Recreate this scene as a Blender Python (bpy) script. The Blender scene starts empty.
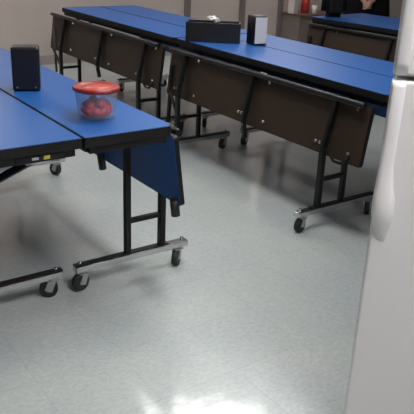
import bpy, bmesh, math, random
from mathutils import Vector, Matrix
random.seed(7)
S = bpy.context.scene
COL = S.collection
PI = math.pi

# ------------------------------------------------------------------ camera
F_PX, PITCH, ROLL, YAW = 675.8, -0.3883, 0.0434, 0.6240
cy, sy, cp, sp = math.cos(YAW), math.sin(YAW), math.cos(PITCH), math.sin(PITCH)
fwd = Vector((sy * cp, cy * cp, sp)); rt = Vector((cy, -sy, 0)); upv = rt.cross(fwd)
r2 = rt * math.cos(ROLL) + upv * math.sin(ROLL)
u2 = upv * math.cos(ROLL) - rt * math.sin(ROLL)
cd = bpy.data.cameras.new('camera'); co = bpy.data.objects.new('camera', cd); COL.objects.link(co)
M = Matrix((r2, u2, -fwd)).transposed().to_4x4(); M.translation = Vector((-0.9482, 0, 1.4136))
co.matrix_world = M
cd.sensor_width = 36; cd.lens = F_PX / 414 * 36; cd.clip_start = 0.02
S.camera = co

# ------------------------------------------------------------------ world, exposure
w = bpy.data.worlds.new('world'); S.world = w; w.use_nodes = True
w.node_tree.nodes['Background'].inputs[0].default_value = (0.8, 0.85, 1, 1)
w.node_tree.nodes['Background'].inputs[1].default_value = 0.05
S.view_settings.view_transform = 'Standard'; S.view_settings.look = 'None'
S.view_settings.exposure = 1.2; S.view_settings.gamma = 1.0
S.view_settings.use_curve_mapping = False

# ceiling troffers: (x, y, strength); the light itself is the glowing diffuser
CEIL = 2.80
LAMPS = [(1.93, 4.03, 7.0), (0.2, 0.1, 15.0), (0.9, 2.2, 9.0), (0.6, 6.3, 7.0), (4.7, 6.3, 6.0)]  # last three are unseen panels added to brighten mid floor and back wall

# ------------------------------------------------------------------ materials
def mat(name, col, rough=0.5, metal=0.0, spec=0.5, coat=0.0, coat_r=0.1, noise=None, bump=None, emit=None):
    m = bpy.data.materials.new(name); m.use_nodes = True
    n = m.node_tree.nodes; l = m.node_tree.links; b = n['Principled BSDF']
    b.inputs['Base Color'].default_value = (*col, 1)
    b.inputs['Roughness'].default_value = rough; b.inputs['Metallic'].default_value = metal
    b.inputs['Specular IOR Level'].default_value = spec
    b.inputs['Coat Weight'].default_value = coat; b.inputs['Coat Roughness'].default_value = coat_r
    tc = n.new('ShaderNodeTexCoord')
    if noise:
        sc, amt = noise
        t = n.new('ShaderNodeTexNoise'); t.inputs['Scale'].default_value = sc; t.inputs['Detail'].default_value = 5
        r = n.new('ShaderNodeValToRGB')
        r.color_ramp.elements[0].position = 0.3; r.color_ramp.elements[1].position = 0.7
        r.color_ramp.elements[0].color = (*[c * (1 - amt) for c in col], 1)
        r.color_ramp.elements[1].color = (*[min(1, c * (1 + amt)) for c in col], 1)
        l.new(tc.outputs['Object'], t.inputs['Vector']); l.new(t.outputs['Fac'], r.inputs['Fac'])
        l.new(r.outputs['Color'], b.inputs['Base Color'])
    if bump:
        sc, st = bump
        t = n.new('ShaderNodeTexNoise'); t.inputs['Scale'].default_value = sc
        bp = n.new('ShaderNodeBump'); bp.inputs['Strength'].default_value = st; bp.inputs['Distance'].default_value = 0.002
        l.new(tc.outputs['Object'], t.inputs['Vector']); l.new(t.outputs['Fac'], bp.inputs['Height'])
        l.new(bp.outputs['Normal'], b.inputs['Normal'])
    if emit:
        b.inputs['Emission Color'].default_value = (*emit[0], 1); b.inputs['Emission Strength'].default_value = emit[1]
    return m

def floor_mat():
    m = bpy.data.materials.new('marbled_vinyl_tile'); m.use_nodes = True
    n = m.node_tree.nodes; l = m.node_tree.links; b = n['Principled BSDF']
    tc = n.new('ShaderNodeTexCoord')
    # streaky marbling, direction flips per 305 mm tile
    mp = n.new('ShaderNodeMapping'); mp.inputs['Scale'].default_value = (48, 90, 48); mp.inputs['Rotation'].default_value = (0, 0, 0.5)
    t = n.new('ShaderNodeTexNoise'); t.inputs['Scale'].default_value = 1; t.inputs['Detail'].default_value = 8; t.inputs['Roughness'].default_value = 0.65
    t.inputs['Distortion'].default_value = 0.6
    r = n.new('ShaderNodeValToRGB')
    e = r.color_ramp.elements
    e[0].position = 0.34; e[0].color = (0.38, 0.415, 0.435, 1)
    e[1].position = 0.64; e[1].color = (0.50, 0.52, 0.51, 1)
    x = e.new(0.5); x.color = (0.44, 0.47, 0.475, 1)
    l.new(tc.outputs['Object'], mp.inputs['Vector']); l.new(mp.outputs['Vector'], t.inputs['Vector']); l.new(t.outputs['Fac'], r.inputs['Fac'])
    br = n.new('ShaderNodeTexBrick'); br.offset = 0.0; br.inputs['Scale'].default_value = 1
    br.inputs['Brick Width'].default_value = 0.305; br.inputs['Row Height'].default_value = 0.305
    br.inputs['Mortar Size'].default_value = 0.0012; br.inputs['Mortar Smooth'].default_value = 0.3
    br.inputs['Color1'].default_value = (1, 1, 1, 1); br.inputs['Color2'].default_value = (0.92, 0.94, 0.93, 1); br.inputs['Mortar'].default_value = (0.72, 0.74, 0.74, 1)
    l.new(tc.outputs['Object'], br.inputs['Vector'])
    mx = n.new('ShaderNodeMix'); mx.data_type = 'RGBA'; mx.blend_type = 'MULTIPLY'; mx.inputs[0].default_value = 0.8
    l.new(r.outputs['Color'], mx.inputs[6]); l.new(br.outputs['Color'], mx.inputs[7])
    # large faint wear patches
    t2 = n.new('ShaderNodeTexNoise'); t2.inputs['Scale'].default_value = 2.2; t2.inputs['Detail'].default_value = 3
    r2_ = n.new('ShaderNodeValToRGB'); r2_.color_ramp.elements[0].position = 0.35; r2_.color_ramp.elements[0].color = (0.88, 0.90, 0.92, 1)
    r2_.color_ramp.elements[1].position = 0.65; r2_.color_ramp.elements[1].color = (1, 1, 0.97, 1)
    l.new(tc.outputs['Object'], t2.inputs['Vector']); l.new(t2.outputs['Fac'], r2_.inputs['Fac'])
    mx2 = n.new('ShaderNodeMix'); mx2.data_type = 'RGBA'; mx2.blend_type = 'MULTIPLY'; mx2.inputs[0].default_value = 1
    l.new(mx.outputs[2], mx2.inputs[6]); l.new(r2_.outputs['Color'], mx2.inputs[7])
    l.new(mx2.outputs[2], b.inputs['Base Color'])
    b.inputs['Roughness'].default_value = 0.42
    b.inputs['Coat Weight'].default_value = 0.9; b.inputs['Coat Roughness'].default_value = 0.12
    bp = n.new('ShaderNodeBump'); bp.inputs['Strength'].default_value = 0.25; bp.inputs['Distance'].default_value = 0.004
    t3 = n.new('ShaderNodeTexNoise'); t3.inputs['Scale'].default_value = 9
    l.new(tc.outputs['Object'], t3.inputs['Vector']); l.new(t3.outputs['Fac'], bp.inputs['Height'])
    l.new(bp.outputs['Normal'], b.inputs['Normal']); l.new(bp.outputs['Normal'], b.inputs['Coat Normal'])
    return m

def plastic_clear():
    m = bpy.data.materials.new('clear_plastic'); m.use_nodes = True
    n = m.node_tree.nodes; l = m.node_tree.links
    for x in list(n): n.remove(x)
    o = n.new('ShaderNodeOutputMaterial'); tr = n.new('ShaderNodeBsdfTransparent'); tr.inputs[0].default_value = (0.93, 0.94, 0.95, 1)
    pr = n.new('ShaderNodeBsdfPrincipled'); pr.inputs['Base Color'].default_value = (0.75, 0.76, 0.8, 1); pr.inputs['Roughness'].default_value = 0.25
    mx = n.new('ShaderNodeMixShader'); mx.inputs[0].default_value = 0.12
    l.new(tr.outputs[0], mx.inputs[1]); l.new(pr.outputs[0], mx.inputs[2]); l.new(mx.outputs[0], o.inputs[0])
    return m

MT = dict(
    floor=floor_mat(),
    wall=mat('beige_wall_paint', (0.47, 0.40, 0.37), 0.75, noise=(3, 0.04)),
    wallstrip=mat('taupe_wall_strip', (0.16, 0.135, 0.13), 0.55),
    ceiling=mat('ceiling_tile', (0.55, 0.55, 0.53), 0.9, noise=(60, 0.06)),
    base=mat('rubber_base', (0.33, 0.28, 0.26), 0.5),
    blue=mat('blue_laminate', (0.011, 0.088, 0.315), 0.42, spec=0.4, coat=0.12, coat_r=0.2, bump=(160, 0.08)),
    black=mat('black_enamel', (0.007, 0.007, 0.008), 0.42, spec=0.3),
    edge=mat('black_edge_moulding', (0.006, 0.006, 0.007), 0.5, spec=0.3),
    brown=mat('brown_backer_laminate', (0.033, 0.021, 0.014), 0.5, spec=0.3, noise=(25, 0.12)),
    chrome=mat('chrome', (0.62, 0.63, 0.64), 0.22, metal=1.0),
    zinc=mat('zinc_plate', (0.55, 0.55, 0.54), 0.35, metal=1.0),
    rubber=mat('black_rubber', (0.012, 0.012, 0.013), 0.6),
    hub=mat('grey_wheel_hub', (0.16, 0.16, 0.17), 0.45),
    yellow=mat('yellow_sticker', (0.42, 0.36, 0.05), 0.5),
    white_label=mat('white_sticker', (0.4, 0.4, 0.38), 0.5),
    fridge=mat('white_fridge_enamel', (0.68, 0.67, 0.69), 0.30, coat=0.35, coat_r=0.12, bump=(90, 0.05)),
    gasket=mat('grey_gasket', (0.22, 0.22, 0.22), 0.6),
    bplastic=mat('black_plastic', (0.009, 0.009, 0.012), 0.33),
    steel=mat('pale_face', (0.62, 0.62, 0.63), 0.45, metal=0.1),
    tissue=mat('white_tissue', (0.85, 0.84, 0.83), 0.9),
    redlid=mat('red_plastic_lid', (0.42, 0.060, 0.040), 0.4, noise=(30, 0.2)),
    redrim=mat('dark_red_rim', (0.24, 0.014, 0.014), 0.4),
    berry=mat('red_fruit', (0.75, 0.06, 0.06), 0.35, noise=(40, 0.35)),
    clear=plastic_clear(),
    skin=mat('skin', (0.48, 0.27, 0.21), 0.5),
    cloth=mat('black_cloth', (0.004, 0.004, 0.006), 0.9, spec=0.15),
    hair=mat('dark_hair', (0.02, 0.012, 0.01), 0.6),
    shoe=mat('shoe_black', (0.01, 0.01, 0.01), 0.5),
    nylon=mat('black_nylon', (0.007, 0.007, 0.009), 0.85, spec=0.2),
    red=mat('red_plastic', (0.33, 0.02, 0.02), 0.35),
    purple=mat('dark_purple_plastic', (0.05, 0.015, 0.04), 0.4),
    carton=mat('white_carton', (0.55, 0.50, 0.48), 0.6),
    cabinet=mat('taupe_cabinet', (0.19, 0.155, 0.135), 0.5, noise=(8, 0.08)),
    woodtop=mat('brown_counter_edge', (0.10, 0.065, 0.045), 0.45),
    lamp_frame=mat('lamp_frame_white', (0.7, 0.7, 0.7), 0.5),
    eye=mat('eye_dark', (0.02, 0.015, 0.01), 0.2),
)

# ------------------------------------------------------------------ mesh builder
class MB:
    def __init__(s): s.bm = bmesh.new(); s.mats = []
    def _mi(s, m):
        if m not in s.mats: s.mats.append(m)
        return s.mats.index(m)
    def _merge(s, b, mx, m):
        i = s._mi(m)
        if mx is not None: bmesh.ops.transform(b, matrix=mx, verts=b.verts)
        vm = {}
        for v in b.verts: vm[v] = s.bm.verts.new(v.co)
        for f in b.faces:
            try: nf = s.bm.faces.new([vm[v] for v in f.verts]); nf.material_index = i; nf.smooth = f.smooth
            except ValueError: pass
        b.free()
    def box(s, c, sz, m, rot=None, bev=0.0, seg=2):
        b = bmesh.new(); bmesh.ops.create_cube(b, size=1)
        bmesh.ops.scale(b, vec=sz, verts=b.verts)
        if bev: bmesh.ops.bevel(b, geom=b.edges[:], offset=bev, segments=seg, affect='EDGES', profile=0.5)
        mx = Matrix.Translation(c) @ (rot.to_4x4() if rot is not None else Matrix())
        s._merge(b, mx, m); return s
    def bar(s, a, b_, wd, th, m, bev=0.0, side=(0, 0, 1)):
        """rectangular bar from a to b_; wd measured along side x dir, th along the rest"""
        a = Vector(a); b_ = Vector(b_); d = b_ - a; L = d.length; z = d.normalized()
        sd = Vector(side); x = sd.cross(z)
        if x.length < 1e-4: x = Vector((1, 0, 0)).cross(z)
        x.normalize(); y = z.cross(x)
        R = Matrix((x, y, z)).transposed()
        return s.box((a + b_) / 2, (wd, th, L), m, R, bev)
    def cyl(s, a, b_, r, m, r2=None, n=14, caps=True):
        a = Vector(a); b_ = Vector(b_); d = b_ - a
        b = bmesh.new(); bmesh.ops.create_cone(b, cap_ends=caps, segments=n, radius1=r, radius2=r if r2 is None else r2, depth=d.length)
        for f in b.faces: f.smooth = len(f.verts) == 4
        q = Vector((0, 0, 1)).rotation_difference(d.normalized())
        s._merge(b, Matrix.Translation((a + b_) / 2) @ q.to_matrix().to_4x4(), m); return s
    def sphere(s, c, sz, m, sub=2):
        b = bmesh.new(); bmesh.ops.create_icosphere(b, subdivisions=sub, radius=1)
        for f in b.faces: f.smooth = True
        s._merge(b, Matrix.Translation(c) @ Matrix.Diagonal((*sz, 1)), m); return s
    def tube(s, pts, r, m, n=10):
        pts = [Vector(p) for p in pts]; rings = []; i = s._mi(m)
        prev = None
        for k, p in enumerate(pts):
            d = (pts[min(k + 1, len(pts) - 1)] - pts[max(k - 1, 0)]).normalized()
            if prev is None:
                x = d.orthogonal().normalized()
            else:
                x = (prev - d * prev.dot(d)).normalized()
            prev = x; y = d.cross(x)
            rings.append([s.bm.verts.new(p + (x * math.cos(t * 2 * PI / n) + y * math.sin(t * 2 * PI / n)) * r) for t in range(n)])
        for A, B in zip(rings, rings[1:]):
            for t in range(n):
                f = s.bm.faces.new((A[t], A[(t + 1) % n], B[(t + 1) % n], B[t])); f.material_index = i; f.smooth = True
        for R_, rev in ((rings[0], True), (rings[-1], False)):
            f = s.bm.faces.new(R_[::-1] if rev else R_); f.material_index = i
        return s
    def lathe(s, prof, m, c=(0, 0, 0), n=32, smooth=True):
        i = s._mi(m); rings = []
        for r, z in prof:
            rings.append([s.bm.verts.new((c[0] + r * math.cos(t * 2 * PI / n), c[1] + r * math.sin(t * 2 * PI / n), c[2] + z)) for t in range(n)])
        for A, B in zip(rings, rings[1:]):
            for t in range(n):
                f = s.bm.faces.new((A[t], A[(t + 1) % n], B[(t + 1) % n], B[t])); f.material_index = i; f.smooth = smooth
        for R_, rev in ((rings[0], True), (rings[-1], False)):
            if (R_[0].co - R_[n // 2].co).length > 1e-4:
                f = s.bm.faces.new(R_[::-1] if rev else R_); f.material_index = i
        return s
    def prism(s, outline, z0, z1, m, frame=None):
        """outline in (u,v) extruded along w; frame maps (u,v,w)->xyz"""
        i = s._mi(m); fr = frame or (lambda u, v, w_: (u, v, w_))
        A = [s.bm.verts.new(fr(u, v, z0)) for u, v in outline]; B = [s.bm.verts.new(fr(u, v, z1)) for u, v in outline]
        k = len(A)
        f = s.bm.faces.new(A[::-1]); f.material_index = i
        f = s.bm.faces.new(B); f.material_index = i
        for t in range(k):
            f = s.bm.faces.new((A[t], A[(t + 1) % k], B[(t + 1) % k], B[t])); f.material_index = i
        return s
    def build(s, name, parent=None, loc=(0, 0, 0), rotz=0):
        bmesh.ops.recalc_face_normals(s.bm, faces=s.bm.faces[:])
        me = bpy.data.meshes.new(name); s.bm.to_mesh(me); s.bm.free()
        for m in s.mats: me.materials.append(m)
        o = bpy.data.objects.new(name, me); COL.objects.link(o)
        o.location = loc; o.rotation_euler = (0, 0, rotz)
        if parent: o.parent = parent
        return o

def tag(o, label, cat, group=None):
    o['label'] = label; o['category'] = cat
    if group: o['group'] = group
    return o
def thing(name, label, cat, loc=(0, 0, 0), rotz=0, group=None):
    o = bpy.data.objects.new(name, None); COL.objects.link(o)
    o.location = loc; o.rotation_euler = (0, 0, rotz); o.empty_display_size = 0.1
    return tag(o, label, cat, group)
def struct(o): o['kind'] = 'structure'; return o
def rrect(x0, x1, y0, y1, r, n=5):
    """rounded rectangle; r is one radius or four (x1y0, x1y1, x0y1, x0y0)"""
    if not isinstance(r, (tuple, list)): r = (r,) * 4
    out = []
    for (cx, cy_, a0), q in zip(((x1, y0, -90), (x1, y1, 0), (x0, y1, 90), (x0, y0, 180)), r):
        ccx = cx + (-q if cx == x1 else q); ccy = cy_ + (q if cy_ == y0 else -q)
        for k in range(n + 1):
            a = math.radians(a0 + 90 * k / n); out.append((ccx + q * math.cos(a), ccy + q * math.sin(a)))
    return out

# ------------------------------------------------------------------ room shell
X0, X1, Y0, Y1 = -3.6, 8.4, -2.6, 7.0
struct(MB().box(((X0 + X1) / 2, (Y0 + Y1) / 2, -0.05), (X1 - X0, Y1 - Y0, 0.1), MT['floor']).build('floor'))
struct(MB().box(((X0 + X1) / 2, (Y0 + Y1) / 2, CEIL + 0.05), (X1 - X0, Y1 - Y0, 0.1), MT['ceiling']).build('ceiling'))
struct(MB().box(((X0 + X1) / 2, Y1 + 0.05, CEIL / 2), (X1 - X0, 0.1, CEIL), MT['wall']).build('wall_back'))
struct(MB().box(((X0 + X1) / 2, Y0 - 0.05, CEIL / 2), (X1 - X0, 0.1, CEIL), MT['wall']).build('wall_front'))
struct(MB().box((X0 - 0.05, (Y0 + Y1) / 2, CEIL / 2), (0.1, Y1 - Y0, CEIL), MT['wall']).build('wall_left'))
struct(MB().box((X1 + 0.05, (Y0 + Y1) / 2, CEIL / 2), (0.1, Y1 - Y0, CEIL), MT['wall']).build('wall_right'))
struct(MB().box(((X0 + X1) / 2, Y1 - 0.006, 0.05), (X1 - X0, 0.012, 0.10), MT['base']).build('baseboard_back'))
for i, x in enumerate((3.67, 4.50, 5.13, 5.95, 6.78), 1):
    struct(MB().box((x, Y1 - 0.012, CEIL / 2 + 0.05), (0.085, 0.024, CEIL - 0.1), MT['wallstrip'], bev=0.006).build('trim_%d' % i))

lamp_i = 0
for x, y, s_ in LAMPS:
    t = thing('ceiling_light', ['white ceiling light panel over the far blue table row', 'white ceiling light panel in front of the near tables',
        'added fill light panel above the aisle between the two table rows', 'added fill light panel near the back wall, left one',
        'added fill light panel near the back wall, right one'][lamp_i], 'ceiling light', (x, y, CEIL), PI / 2 - YAW if lamp_i == 0 else 0, 'ceiling light panels')
    lamp_i += 1
    f = MB()
    for a, b_, c, d in ((-0.31, 0, 0.02, 1.24), (0.31, 0, 0.02, 1.24), (0, 0.61, 0.6, 0.02), (0, -0.61, 0.6, 0.02)):
        f.box((a, b_, -0.011), (c, d, 0.02), MT['lamp_frame'])
    f.build('frame', t)
    em = mat('lamp_diffuser_%d' % lamp_i, (0.8, 0.8, 0.8), 0.5, emit=((1.0, 0.98, 0.95), s_))
    MB().box((0, 0, -0.008), (0.6, 1.2, 0.012), em).build('diffuser', t)

# ------------------------------------------------------------------ convertible bench tables
TOP = 0.74; L = 1.85; W = 0.364
FR = (0.27, 1.62)           # frame stations along the table
def table_unit(label, loc, rotz=0, sx=1, b0=0.063, b1=0.612, latch=False, bump=True, mid=True, reach=0.0, angs=(0.9, -0.55, 0.5, -1.2), group='bench table halves'):
    t = thing('bench_table', label, 'table', loc, rotz, group)
    P = lambda x, y, z: (sx * x, y, z)
    # tabletop: black moulded edge around a blue laminate face
    r_out = 0.035; g = 0.0015
    def ol(ins):
        pts = rrect(g + ins, W - ins, ins, L - ins, (r_out, r_out, 0.008, 0.008))
        return [(sx * u, v) for u, v in pts]
    tt = MB().prism(ol(0.0035), TOP - 0.008, TOP, MT['blue']).build('tabletop', t)
    MB().prism(ol(0.0), TOP - 0.036, TOP - 0.0015, MT['edge']).build('edge_band', t)
    a = MB()
    for x, y, dx, dy in ((0.03, L / 2, 0.02, L - 0.08), (W - 0.03, L / 2, 0.02, L - 0.08), (W / 2, 0.025, W - 0.05, 0.025), (W / 2, L - 0.025, W - 0.05, 0.025)):
        a.box(P(x, y, TOP - 0.050), (dx, dy, 0.028), MT['black'])
    a.build('apron', t)
    # end frames
    LA, LB = 0.31, 0.48
    for fy in FR:
        f = MB().box(P((b0 + b1) / 2, fy, 0.098), (b1 - b0, 0.042, 0.028), MT['chrome'], bev=0.004)
        fo = f.build('foot_bar', t)
        MB().box(P((b0 + b1) / 2 - 0.05, fy, 0.1145), (b1 - b0 - 0.10, 0.030, 0.005), MT['black']).build('wear_strip', fo)
        for bx in (b0 + 0.025, b1 - 0.025):
            MB().cyl(P(bx, fy, 0.112), P(bx, fy, 0.126), 0.007, MT['chrome'], n=8).build('bolt', fo)
        MB().bar(P(LA, fy, 0.112), P(LA, fy, TOP - 0.036), 0.026, 0.026, MT['black'], 0.003).build('leg', t)
        MB().bar(P(LB, fy, 0.112), P(LB, fy, 0.43), 0.032, 0.026, MT['black'], 0.003).build('leg', t)
        MB().bar(P(LA, fy, 0.262), P(LB, fy, 0.262), 0.022, 0.020, MT['black'], 0.002).build('crossbar', t)
        MB().bar(P(0.05, fy, TOP - 0.05), P(W - 0.02, fy, TOP - 0.05), 0.026, 0.024, MT['black'], 0.002).build('top_bar', t)
        for k, bx in enumerate((b0 + 0.04, b1 - 0.045)):
            ang = angs[(k + (0 if fy == FR[0] else 2)) % 4]
            dx, dy = math.cos(ang), math.sin(ang)          # roll direction
            c = MB().cyl(P(bx, fy, 0.070), P(bx, fy, 0.086), 0.017, MT['zinc'])
            ox, oy = -dx * 0.018, -dy * 0.018
            nx, ny = -dy, dx
            for q in (-1, 1):
                c.bar((sx * bx + nx * 0.017 * q, fy + ny * 0.017 * q, 0.078), (sx * bx + ox + nx * 0.017 * q, fy + oy + ny * 0.017 * q, 0.030), 0.003, 0.030, MT['zinc'], side=(dx, dy, 0))
            c.box((sx * bx + ox * .3, fy + oy * .3, 0.0775), (0.042, 0.042, 0.005), MT['zinc'])
            cas = c.build('caster', t)
            wx, wy = sx * bx + ox, fy + oy
            MB().cyl((wx - nx * 0.013, wy - ny * 0.013, 0.0375), (wx + nx * 0.013, wy + ny * 0.013, 0.0375), 0.037, MT['rubber'], n=24)\
                .cyl((wx - nx * 0.0155, wy - ny * 0.0155, 0.0375), (wx + nx * 0.0155, wy + ny * 0.0155, 0.0375), 0.014, MT['hub'], n=16).build('wheel', cas)
    # folded seat: blue face turned in, brown backer turned out
    tp = Vector((W + 0.026, 0.678)); bt = Vector((W + 0.066, 0.383))      # (x, z) of top and bottom edge
    dn = (bt - tp); H = dn.length; dn.normalize(); nr = Vector((-dn.y, dn.x))  # outward normal in (x,z)
    y0, y1 = 0.045, L - 0.04 + reach
    def fr(u, v, w_):
        q = tp + dn * v + nr * w_
        return P(q.x, u, q.y)
    ro = rrect(y0, y1, 0, H, 0.015); ri = rrect(y0 + 0.004, y1 - 0.004, 0.004, H - 0.004, 0.012)
    seat = MB().prism(ro, 0.0025, 0.0205, MT['edge'], fr).build('bench_seat', t)
    o = MB().prism(ri, 0.0, 0.004, MT['blue'], fr).build('seat_face', seat); o['label'] = 'blue laminate face'
    o = MB().prism(ri, 0.019, 0.023, MT['brown'], fr).build('seat_backer', seat); o['label'] = 'brown backer panel'
    MB().tube([fr(y0 + 0.03, 0.002, 0.042), fr(y0 + 0.05, 0.002, 0.046), fr(L / 2, 0.002, 0.046), fr(y1 - 0.05, 0.002, 0.046), fr(y1 - 0.02, 0.002, 0.042)], 0.0145, MT['black']).build('seat_rail', t)
    # arms carrying the seat
    for ay in (FR[0], L / 2, FR[1]):
        am = MB().bar(fr(ay - 0.01, 0.01, 0.036), P(LB + (0.004 if ay != L / 2 else -0.0), ay, 0.405), 0.020, 0.030, MT['black'], 0.002, side=(1, 0, 0))
        if ay == L / 2 and mid:
            am.bar(P(LB, ay, 0.42), P(LB - 0.02, ay, 0.31), 0.02, 0.026, MT['black'], 0.002, side=(1, 0, 0))
        am.build('seat_arm', t)
        if ay == FR[0]: MB().tube([fr(ay - 0.03, H - 0.01, 0.028), fr(ay - 0.06, H + 0.012, 0.026), fr(ay - 0.11, H + 0.010, 0.026), fr(ay - 0.15, H - 0.03, 0.028)], 0.008, MT['black']).build('seat_bracket', t)
        for yy, v in ((ay - 0.14, 0.03), (ay - 0.14, H - 0.05), (ay + 0.09, H - 0.055), (ay + 0.06, H - 0.055)):
            if y0 < yy < y1: MB().cyl(fr(yy, v, 0.022), fr(yy, v, 0.030), 0.009, MT['chrome'], n=8).build('bolt', t)
        MB().cyl(fr(ay, H - 0.0, 0.05), fr(ay, H - 0.0, 0.060), 0.008, MT['chrome'], n=8).build('bolt', t)
    # link arms from apron to seat
    for ay in (0.45, L - 0.55):
        MB().bar(P(W - 0.03, ay, TOP - 0.06), fr(ay, 0.03, 0.0), 0.02, 0.012, MT['black']).build('link_arm', t)
    # rubber bumpers under the seat edge
    for yy in ((y0 + 0.025, 0.72) if bump else ()):
        MB().cyl(fr(yy, H - 0.03, -0.012), fr(yy, H + 0.042, -0.012), 0.0185, MT['rubber']).build('bumper', t)
    # prop at the far end
    o = MB().bar(fr(y1 - 0.05, 0.10, 0.034), P(LB - 0.01, L - 0.10, 0.20), 0.018, 0.022, MT['black'])
    o.bar(fr(y1 - 0.06, H - 0.02, 0.03), P(LB, FR[1], 0.27), 0.014, 0.018, MT['black'])
    o.build('prop', t)
    if latch:
        lt = MB().box(P(0.15, 0.034, TOP - 0.052), (0.18, 0.05, 0.028), MT['black'], bev=0.004)
        lt.cyl(P(0.08, 0.02, TOP - 0.066), P(0.20, 0.02, TOP - 0.066), 0.007, MT['zinc'])
        la = lt.build('latch', t)
        MB().box(P(0.130, 0.007, TOP - 0.050), (0.022, 0.004, 0.013), MT['yellow']).build('sticker', la)['label'] = 'yellow sticker'
        MB().box(P(0.170, 0.007, TOP - 0.050), (0.022, 0.004, 0.008), MT['white_label']).build('sticker', la)['label'] = 'white sticker'
        MB().bar(P(0.17, 0.05, TOP - 0.07), P(0.285, 0.36, 0.47), 0.030, 0.026, MT['black'], 0.003).build('brace', t)
    return t

NX, NY = 0.0, 2.05
table_unit('near blue bench table half holding the red-lidded container and black box', (NX, NY, 0), mid=False, angs=(0.25, 0.72, 0.5, -1.2))
table_unit('near blue bench table half with empty top, nearest the left frame edge', (NX - 0.004, NY + 0.003, 0), sx=-1, b0=-0.012, b1=0.55, latch=True, mid=False, angs=(-0.45, -0.5, 0.95, 0.3))
SX = 1.891
ya, yb = 2.035, 3.900
table_unit('long blue bench table half facing the aisle, brown folded seat ending beside refrigerator', (SX, ya, 0), sx=-1, angs=(0.7, 0.3, 0.5, -1.2), b0=0.05, b1=0.622, bump=False)
table_unit('blue bench table half carrying the black tray and napkin dispenser, away from the aisle', (SX + 0.002, ya, 0), bump=False)
table_unit('farthest blue bench table half on the aisle side, brown seat against the beige wall', (SX - 0.004, yb, 0), sx=-1, bump=False, reach=0.10)
table_unit('farthest blue bench table half with empty top, on the side away from the aisle', (SX + 0.002, yb, 0), bump=False)
# third row, upper right
rz = math.radians(5)
ex = Vector((math.cos(rz), math.sin(rz), 0)); ey = Vector((-math.sin(rz), math.cos(rz), 0))
o3 = Vector((3.385, 4.57, 0)) + ex * W - ey * L
table_unit('back right blue bench table half, brown seat above the long table, beside refrigerator', o3, rz, sx=-1, bump=False)
table_unit('back right blue bench table half on the side next to the person in black', o3 + ex * 0.004, rz, bump=False)

# ------------------------------------------------------------------ refrigerator (front turned to the viewpoint)
th = math.radians(-52)
fr_ = thing('refrigerator', 'white top-freezer refrigerator with moulded edge handles at the right frame edge', 'refrigerator', (0.3585, 1.0757, 0), th)
FW, FD, FH = 0.74, 0.62, 1.66
Z = lambda z: 1.4136 - (1.4136 - z) * 0.93
MB().box((FW / 2, 0.055 + FD / 2, 0.05 + (FH - 0.05) / 2), (FW - 0.01, FD, FH - 0.05), MT['fridge'], bev=0.012).build('body', fr_)
MB().box((FW / 2, 0.10 + FD / 2 - 0.05, 0.03), (FW - 0.06, FD - 0.1, 0.06), MT['fridge']).build('base_grille', fr_)
def fdoor(z0, z1, grip0, grip1):
    d = MB().box((FW / 2, 0.026, (z0 + z1) / 2), (FW, 0.052, z1 - z0), MT['fridge'], bev=0.010, seg=4).build('door', fr_)
    MB().box((FW / 2, 0.054, (z0 + z1) / 2), (FW - 0.04, 0.006, z1 - z0 - 0.03), MT['gasket']).build('gasket', d)
    return d
d1 = fdoor(0.012, Z(1.074), 0, 0)
d2 = fdoor(Z(1.085), FH, 0, 0)
def grip(door, zs):
    # swept moulded grip: each station (z, x centre, half width, protrusion)
    mb = MB(); i = mb._mi(MT['fridge']); rings = []; n = 12
    for z, xc, hw, pr_ in zs:
        z = Z(z)
        ring = []
        for k in range(n + 1):
            a = PI * k / n
            ring.append(mb.bm.verts.new((xc - hw * math.cos(a), 0.004 - pr_ * (math.sin(a) ** 0.6 if math.sin(a) > 1e-6 else 0), z)))
        rings.append(ring)
    for A, B in zip(rings, rings[1:]):
        for k in range(n):
            f = mb.bm.faces.new((A[k], A[k + 1], B[k + 1], B[k])); f.material_index = i; f.smooth = True
        f = mb.bm.faces.new((A[n], A[0], B[0], B[n])); f.material_index = i
    for r_ in (rings[0][::-1], rings[-1]):
        f = mb.bm.faces.new(r_); f.material_index = i
    return mb.build('handle', door)
grip(d1, [(1.070, 0.021, 0.017, 0.006), (1.055, 0.021, 0.017, 0.010), (0.95, 0.020, 0.017, 0.012), (0.84, 0.018, 0.018, 0.014), (0.79, 0.020, 0.022, 0.016),
          (0.745, 0.024, 0.028, 0.024), (0.70, 0.025, 0.028, 0.025), (0.665, 0.027, 0.023, 0.018), (0.64, 0.030, 0.016, 0.011), (0.620, 0.033, 0.011, 0.006), (0.608, 0.038, 0.005, 0.001)])
grip(d2, [(1.092, 0.021, 0.017, 0.006), (1.12, 0.021, 0.017, 0.010), (1.30, 0.021, 0.018, 0.014), (1.38, 0.018, 0.020, 0.020), (1.45, 0.016, 0.022, 0.026), (1.50, 0.025, 0.018, 0.018), (1.53, 0.034, 0.010, 0.006)])

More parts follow.
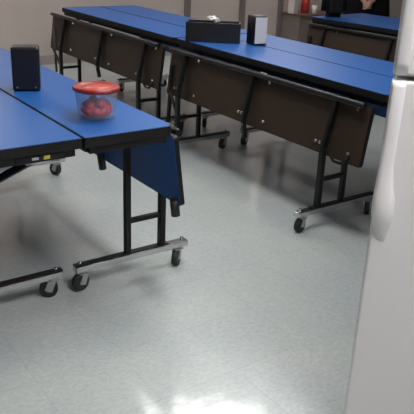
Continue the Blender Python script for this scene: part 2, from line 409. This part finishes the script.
# ------------------------------------------------------------------ things on the tables
def dispenser(label, loc, rotz, w_, d_, h_, plate):
    t = thing('napkin_dispenser', label, 'napkin dispenser', loc, rotz)
    MB().box((0, 0, h_ / 2), (w_, d_, h_), MT['bplastic'], bev=0.010, seg=3).build('body', t)
    if plate:
        MB().box((0, -d_ / 2 - 0.001, h_ / 2 + 0.002), (w_ * 0.90, 0.004, h_ * 0.88), MT['steel'], bev=0.0015).build('face_plate', t)['label'] = 'pale metal face plate'
    else:
        MB().box((0, -d_ / 2 - 0.0005, h_ / 2), (w_ * 0.88, 0.003, h_ * 0.92), MT['bplastic'], bev=0.001).build('face_plate', t)
        for q in (-1, 1):
            MB().cyl((q * w_ * 0.33, -d_ / 2 - 0.001, 0.018), (q * w_ * 0.33, -d_ / 2 - 0.004, 0.018), 0.0035, MT['zinc'], n=8).build('screw', t)
    return t
dispenser('tall black box-shaped napkin dispenser on the near blue table', (0.100, 2.835, TOP), math.radians(-24), 0.116, 0.085, 0.188, False)
dispenser('small black napkin dispenser with pale face beside the black tray', (1.884, 3.468, TOP), math.radians(-9), 0.095, 0.105, 0.185, True)

a0 = Vector((1.545, 3.715, TOP)); a1 = Vector((1.845, 3.49, TOP)); dv = a1 - a0
tr = thing('serving_tray_box', 'long black open tray box holding crumpled white napkin on far table', 'tray', (a0 + a1) / 2 + Vector((-0.002, 0.082, 0)), math.atan2(dv.y, dv.x))
TL, TD, THt = 0.345, 0.12, 0.125
b = MB()
b.box((0, 0, 0.004), (TL, TD, 0.008), MT['bplastic'])
for x, y, dx, dy in ((0, -TD / 2, TL, 0.006), (0, TD / 2, TL, 0.006), (-TL / 2, 0, 0.006, TD), (TL / 2, 0, 0.006, TD)):
    b.box((x, y, THt / 2), (dx + 0.004, dy + 0.004, THt), MT['bplastic'], bev=0.002)
b.build('tray_body', tr)
MB().box((0.03, 0, THt * 0.48), (0.005, TD - 0.01, THt * 0.9), MT['bplastic']).build('divider', tr)
# crumpled napkin
nb = MB(); bm_ = bmesh.new(); bmesh.ops.create_icosphere(bm_, subdivisions=3, radius=1)
for v in bm_.verts:
    k = 0.75 + 0.35 * math.sin(7 * v.co.x + 3 * v.co.y) * math.cos(6 * v.co.z + 4 * v.co.y)
    v.co *= k; v.co.x *= 0.048; v.co.y *= 0.03; v.co.z *= 0.020; v.co.z -= v.co.x * 0.25
nb._merge(bm_, None, MT['tissue'])
nap = nb.build('crumpled_napkin', None, tr.location + Vector((0.005, 0.01, THt + 0.017)), math.atan2(dv.y, dv.x))
tag(nap, 'crumpled white paper napkin lying in the black tray box', 'napkin')

# food container
BC = Vector((0.163, 2.285, TOP)); KZ = 1.22
fc = thing('food_container', 'round clear plastic food container with red lid on the near table', 'container', BC)
sc_ = lambda p: [(a_, b2 * KZ) for a_, b2 in p]
MB().lathe(sc_([(0.0, 0.001), (0.064, 0.001), (0.071, 0.008), (0.081, 0.085), (0.085, 0.092), (0.083, 0.092), (0.079, 0.085), (0.069, 0.009), (0.060, 0.004), (0.0, 0.004)]), MT['clear'], n=40).build('bowl', fc)
lid = MB().lathe(sc_([(0.062, 0.094), (0.068, 0.0985), (0.083, 0.099), (0.0885, 0.096), (0.0885, 0.088), (0.0865, 0.086), (0.0865, 0.093), (0.062, 0.0925), (0.062, 0.094)]), MT['redrim'], n=40)\
    .box((0.0, -0.0885, 0.092 * KZ), (0.03, 0.010, 0.006), MT['redrim'], bev=0.002).build('lid', fc)
MB().lathe(sc_([(0.0, 0.0945), (0.0615, 0.0943), (0.0615, 0.0925), (0.0, 0.0925)]), MT['redlid'], n=40).build('lid_centre', lid)['label'] = 'paler translucent red lid centre'
fruits = []
def strawberry(loc, rot, s_):
    mb = MB(); b_ = bmesh.new(); bmesh.ops.create_icosphere(b_, subdivisions=2, radius=1)
    for v in b_.verts:
        z = v.co.z; k = 1.0 - 0.38 * max(0, -z) - 0.1 * max(0, z)
        v.co.x *= k * 0.019; v.co.y *= k * 0.019; v.co.z *= 0.022
    for f in b_.faces: f.smooth = True
    mb._merge(b_, None, MT['berry'])
    return mb
proto = strawberry(None, None, 1).build('red_fruit_piece')
spots = []
for k in range(9):
    spots.append((0.040 * math.cos(k * 2 * PI / 9), 0.040 * math.sin(k * 2 * PI / 9), 0.029))
for k in range(3):
    spots.append((0.014 * math.cos(k * 2.1 + .4), 0.014 * math.sin(k * 2.1 + .4), 0.029))
for k in range(6):
    spots.append((0.036 * math.cos(k * 2 * PI / 6 + .5), 0.036 * math.sin(k * 2 * PI / 6 + .5), 0.054 + 0.006 * math.sin(k * 2)))
spots.append((0.0, 0.0, 0.055))
for k, p in enumerate(spots):
    o = proto if k == 0 else proto.copy()
    if k: COL.objects.link(o)
    o.location = BC + Vector(p); o.rotation_euler = (random.uniform(1.2, 1.9), random.uniform(-.3, .3), random.uniform(0, 6.3))
    tag(o, 'piece of red fruit inside the clear red-lidded container', 'fruit', 'red fruit in the container')

# ------------------------------------------------------------------ background at the right
cb = thing('low_cabinet', 'low taupe cabinet with brown top against the back wall', 'cabinet', (5.97, 6.80, 0))
MB().box((0, 0, 0.22), (1.62, 0.34, 0.44), MT['cabinet']).build('body', cb)
MB().box((0, -0.01, 0.452), (1.66, 0.38, 0.024), MT['woodtop'], bev=0.004).build('cabinet_top', cb)
for k in (-1, 0, 1):
    d = MB().box((k * 0.53, -0.176, 0.22), (0.50, 0.014, 0.38), MT['cabinet'], bev=0.003).build('door', cb)
    MB().box((k * 0.53 + 0.19, -0.190, 0.33), (0.012, 0.014, 0.09), MT['zinc']).build('handle', d)
jz = 0.464
j = thing('drink_jug', 'red jug with dark purple cap on the low cabinet', 'jug', (5.36, 6.76, jz))
MB().lathe([(0, 0), (0.052, 0), (0.057, 0.01), (0.057, 0.13), (0.05, 0.17), (0.03, 0.19), (0, 0.19)], MT['red'], n=24).build('body', j)
MB().lathe([(0, 0.185), (0.045, 0.185), (0.045, 0.23), (0, 0.235)], MT['purple'], n=24).build('cap', j)
c = MB().box((0, 0, 0.13), (0.09, 0.10, 0.26), MT['carton'], bev=0.003).box((0, 0, 0.275), (0.09, 0.02, 0.03), MT['carton']).build('paper_carton', None, (5.165, 6.78, jz), 0.2)
tag(c, 'pale carton standing left of the red jug on low cabinet', 'carton')
c = MB().lathe([(0, 0), (0.03, 0), (0.032, 0.01), (0.036, 0.10), (0, 0.10)], MT['carton'], n=18).build('paper_cup', None, (5.47, 6.70, jz))
tag(c, 'small pale cup right of the red jug on low cabinet', 'cup')

# black bag standing on the third table
bp = o3 + ex * (-0.185) + ey * (L - 0.11)
bg = thing('backpack', 'upright black backpack on the far end of back right table', 'backpack', (bp.x, bp.y, TOP), rz - 0.55)
BODY = MB(); b_ = bmesh.new(); bmesh.ops.create_cube(b_, size=1); bmesh.ops.scale(b_, vec=(0.23, 0.13, 0.42), verts=b_.verts)
bmesh.ops.bevel(b_, geom=b_.edges[:], offset=0.05, segments=4, affect='EDGES')
for v in b_.verts: v.co.x *= 1 - 0.15 * (v.co.z + 0.2); v.co.z += 0.212
for f in b_.faces: f.smooth = True
BODY._merge(b_, None, MT['nylon']); BODY.build('body', bg)
MB().box((0, -0.072, 0.12), (0.12, 0.035, 0.16), MT['nylon'], bev=0.014).build('front_pocket', bg)
MB().tube([(-0.02, 0, 0.385), (-0.02, 0, 0.42), (0.02, 0, 0.42), (0.02, 0, 0.385)], 0.006, MT['nylon']).build('grab_loop', bg)
for q in (-1, 1):
    MB().tube([(q * 0.045, 0.05, 0.36), (q * 0.05, 0.095, 0.28), (q * 0.05, 0.09, 0.12), (q * 0.045, 0.06, 0.04)], 0.010, MT['nylon']).build('strap', bg)

# ------------------------------------------------------------------ person standing behind the third table
def skinned(name, verts, edges, mats, classify, parent, sub=2):
    me = bpy.data.meshes.new(name); me.from_pydata([v[0] for v in verts], edges, [])
    ob = bpy.data.objects.new(name, me); COL.objects.link(ob)
    sk = ob.modifiers.new('skin', 'SKIN'); sk.use_smooth_shade = True
    for i, v in enumerate(verts):
        r_ = v[1]; me.skin_vertices[0].data[i].radius = r_ if isinstance(r_, tuple) else (r_, r_)
    me.skin_vertices[0].data[0].use_root = True
    ss = ob.modifiers.new('sub', 'SUBSURF'); ss.levels = sub; ss.render_levels = sub
    dg = bpy.context.evaluated_depsgraph_get(); dg.update()
    nm = bpy.data.meshes.new_from_object(ob.evaluated_get(dg))
    ob.modifiers.clear(); ob.data = nm
    nm.materials.clear()
    for m in mats: nm.materials.append(m)
    for p in nm.polygons:
        p.material_index = classify(p.center); p.use_smooth = True
    ob.parent = parent
    return ob
pp = thing('person', 'person in black clothes standing behind the back right table, hands clasped', 'person', (4.50, 4.93, 0), math.radians(-47))
V = []; E = []
def chain(start, pts):
    prev = start
    for p, r_ in pts:
        V.append((p, r_)); 
        if prev is not None: E.append((prev, len(V) - 1))
        prev = len(V) - 1
    return prev
pel = chain(None, [((0, 0, 0.93), (0.155, 0.115))])
ch = chain(pel, [((0, 0.0, 1.08), (0.14, 0.10)), ((0, 0.01, 1.25), (0.155, 0.11)), ((0, 0.015, 1.38), (0.135, 0.09))])
nk = chain(ch, [((0, 0.0, 1.46), (0.055, 0.055)), ((0, -0.01, 1.52), (0.052, 0.055))])
hd = chain(nk, [((0, -0.015, 1.58), (0.070, 0.085)), ((0, -0.01, 1.65), (0.078, 0.095)), ((0, -0.005, 1.71), (0.068, 0.082))])
wr = []
for q in (-1, 1):
    hp = chain(pel, [((q * 0.095, 0, 0.84), (0.088, 0.092)), ((q * 0.10, 0, 0.50), (0.058, 0.062)), ((q * 0.105, 0.015, 0.28), (0.052, 0.055)), ((q * 0.11, 0.02, 0.09), (0.038, 0.042)),
                     ((q * 0.115, -0.05, 0.045), (0.042, 0.035)), ((q * 0.12, -0.14, 0.035), (0.038, 0.026))])
    sh = chain(ch, [((q * 0.185, 0.015, 1.385), (0.055, 0.055)), ((q * 0.235, 0.02, 1.12), (0.043, 0.045)), ((q * 0.165, -0.10, 0.96), (0.034, 0.034)), ((q * 0.062, -0.175, 0.855), (0.025, 0.026))])
    wr.append(sh)
    hnd = chain(sh, [((q * 0.022, -0.205, 0.815), (0.036, 0.023))])
    for k in range(4):
        y = -0.235 + 0.0; z = 0.835 - k * 0.019
        chain(hnd, [((q * 0.004 , -0.226 - 0.002 * k, z - 0.01), 0.0095), ((-q * 0.026, -0.222 - (0.006 if q > 0 else -0.002), z - 0.012 - (0.009 if q > 0 else 0)), 0.0085), ((-q * (0.044 - 0.003 * abs(k - 1)), -0.205, z - 0.014 - (0.009 if q > 0 else 0)), 0.007)])
    chain(hnd, [((q * 0.020, -0.222, 0.845), 0.011), ((-q * 0.006, -0.226, 0.865), 0.009)])
def cls(c):
    if c.z > 1.475: return 1
    if c.y < -0.165 and 0.70 < c.z < 0.875 and abs(c.x) < 0.075: return 1
    if c.z < 0.085: return 2
    return 0
body = skinned('body', V, E, [MT['cloth'], MT['skin'], MT['shoe']], cls, pp)
ct = MB(); ii = ct._mi(MT['cloth']); rg = []
for z, a_, b2 in ((1.12, 0.165, 0.125), (1.0, 0.18, 0.135), (0.85, 0.215, 0.15), (0.70, 0.235, 0.155), (0.56, 0.245, 0.165), (0.56, 0.235, 0.155), (0.85, 0.205, 0.14)):
    rg.append([ct.bm.verts.new((a_ * (1 + 0.03 * math.sin(9 * t * PI / 14)) * math.cos(t * PI / 14), b2 * math.sin(t * PI / 14) * (1 + 0.03 * math.cos(7 * t * PI / 14)), z)) for t in range(28)])
for A, B in zip(rg, rg[1:]):
    for t in range(28):
        f = ct.bm.faces.new((A[t], A[(t + 1) % 28], B[(t + 1) % 28], B[t])); f.material_index = ii; f.smooth = True
ct.build('long_coat', pp)
hr = MB(); b_ = bmesh.new(); bmesh.ops.create_icosphere(b_, subdivisions=3, radius=1)
for v in list(b_.verts):
    if v.co.y < -0.35 and v.co.z < 0.45: v.co *= 0.80
for f in b_.faces: f.smooth = True
hr._merge(b_, Matrix.Translation((0, 0.012, 1.675)) @ Matrix.Diagonal((0.088, 0.102, 0.105, 1)), MT['hair']); hr.build('hair', pp)
fc_ = MB()
for q in (-1, 1):
    fc_.sphere((q * 0.030, -0.094, 1.645), (0.012, 0.008, 0.007), MT['eye'], 1)
    fc_.sphere((q * 0.078, -0.005, 1.63), (0.010, 0.018, 0.028), MT['skin'], 2)
fc_.sphere((0, -0.108, 1.615), (0.012, 0.016, 0.022), MT['skin'], 2)
fc_.sphere((0, -0.096, 1.578), (0.022, 0.008, 0.006), MT['redlid'], 1)
fc_.build('face', pp)
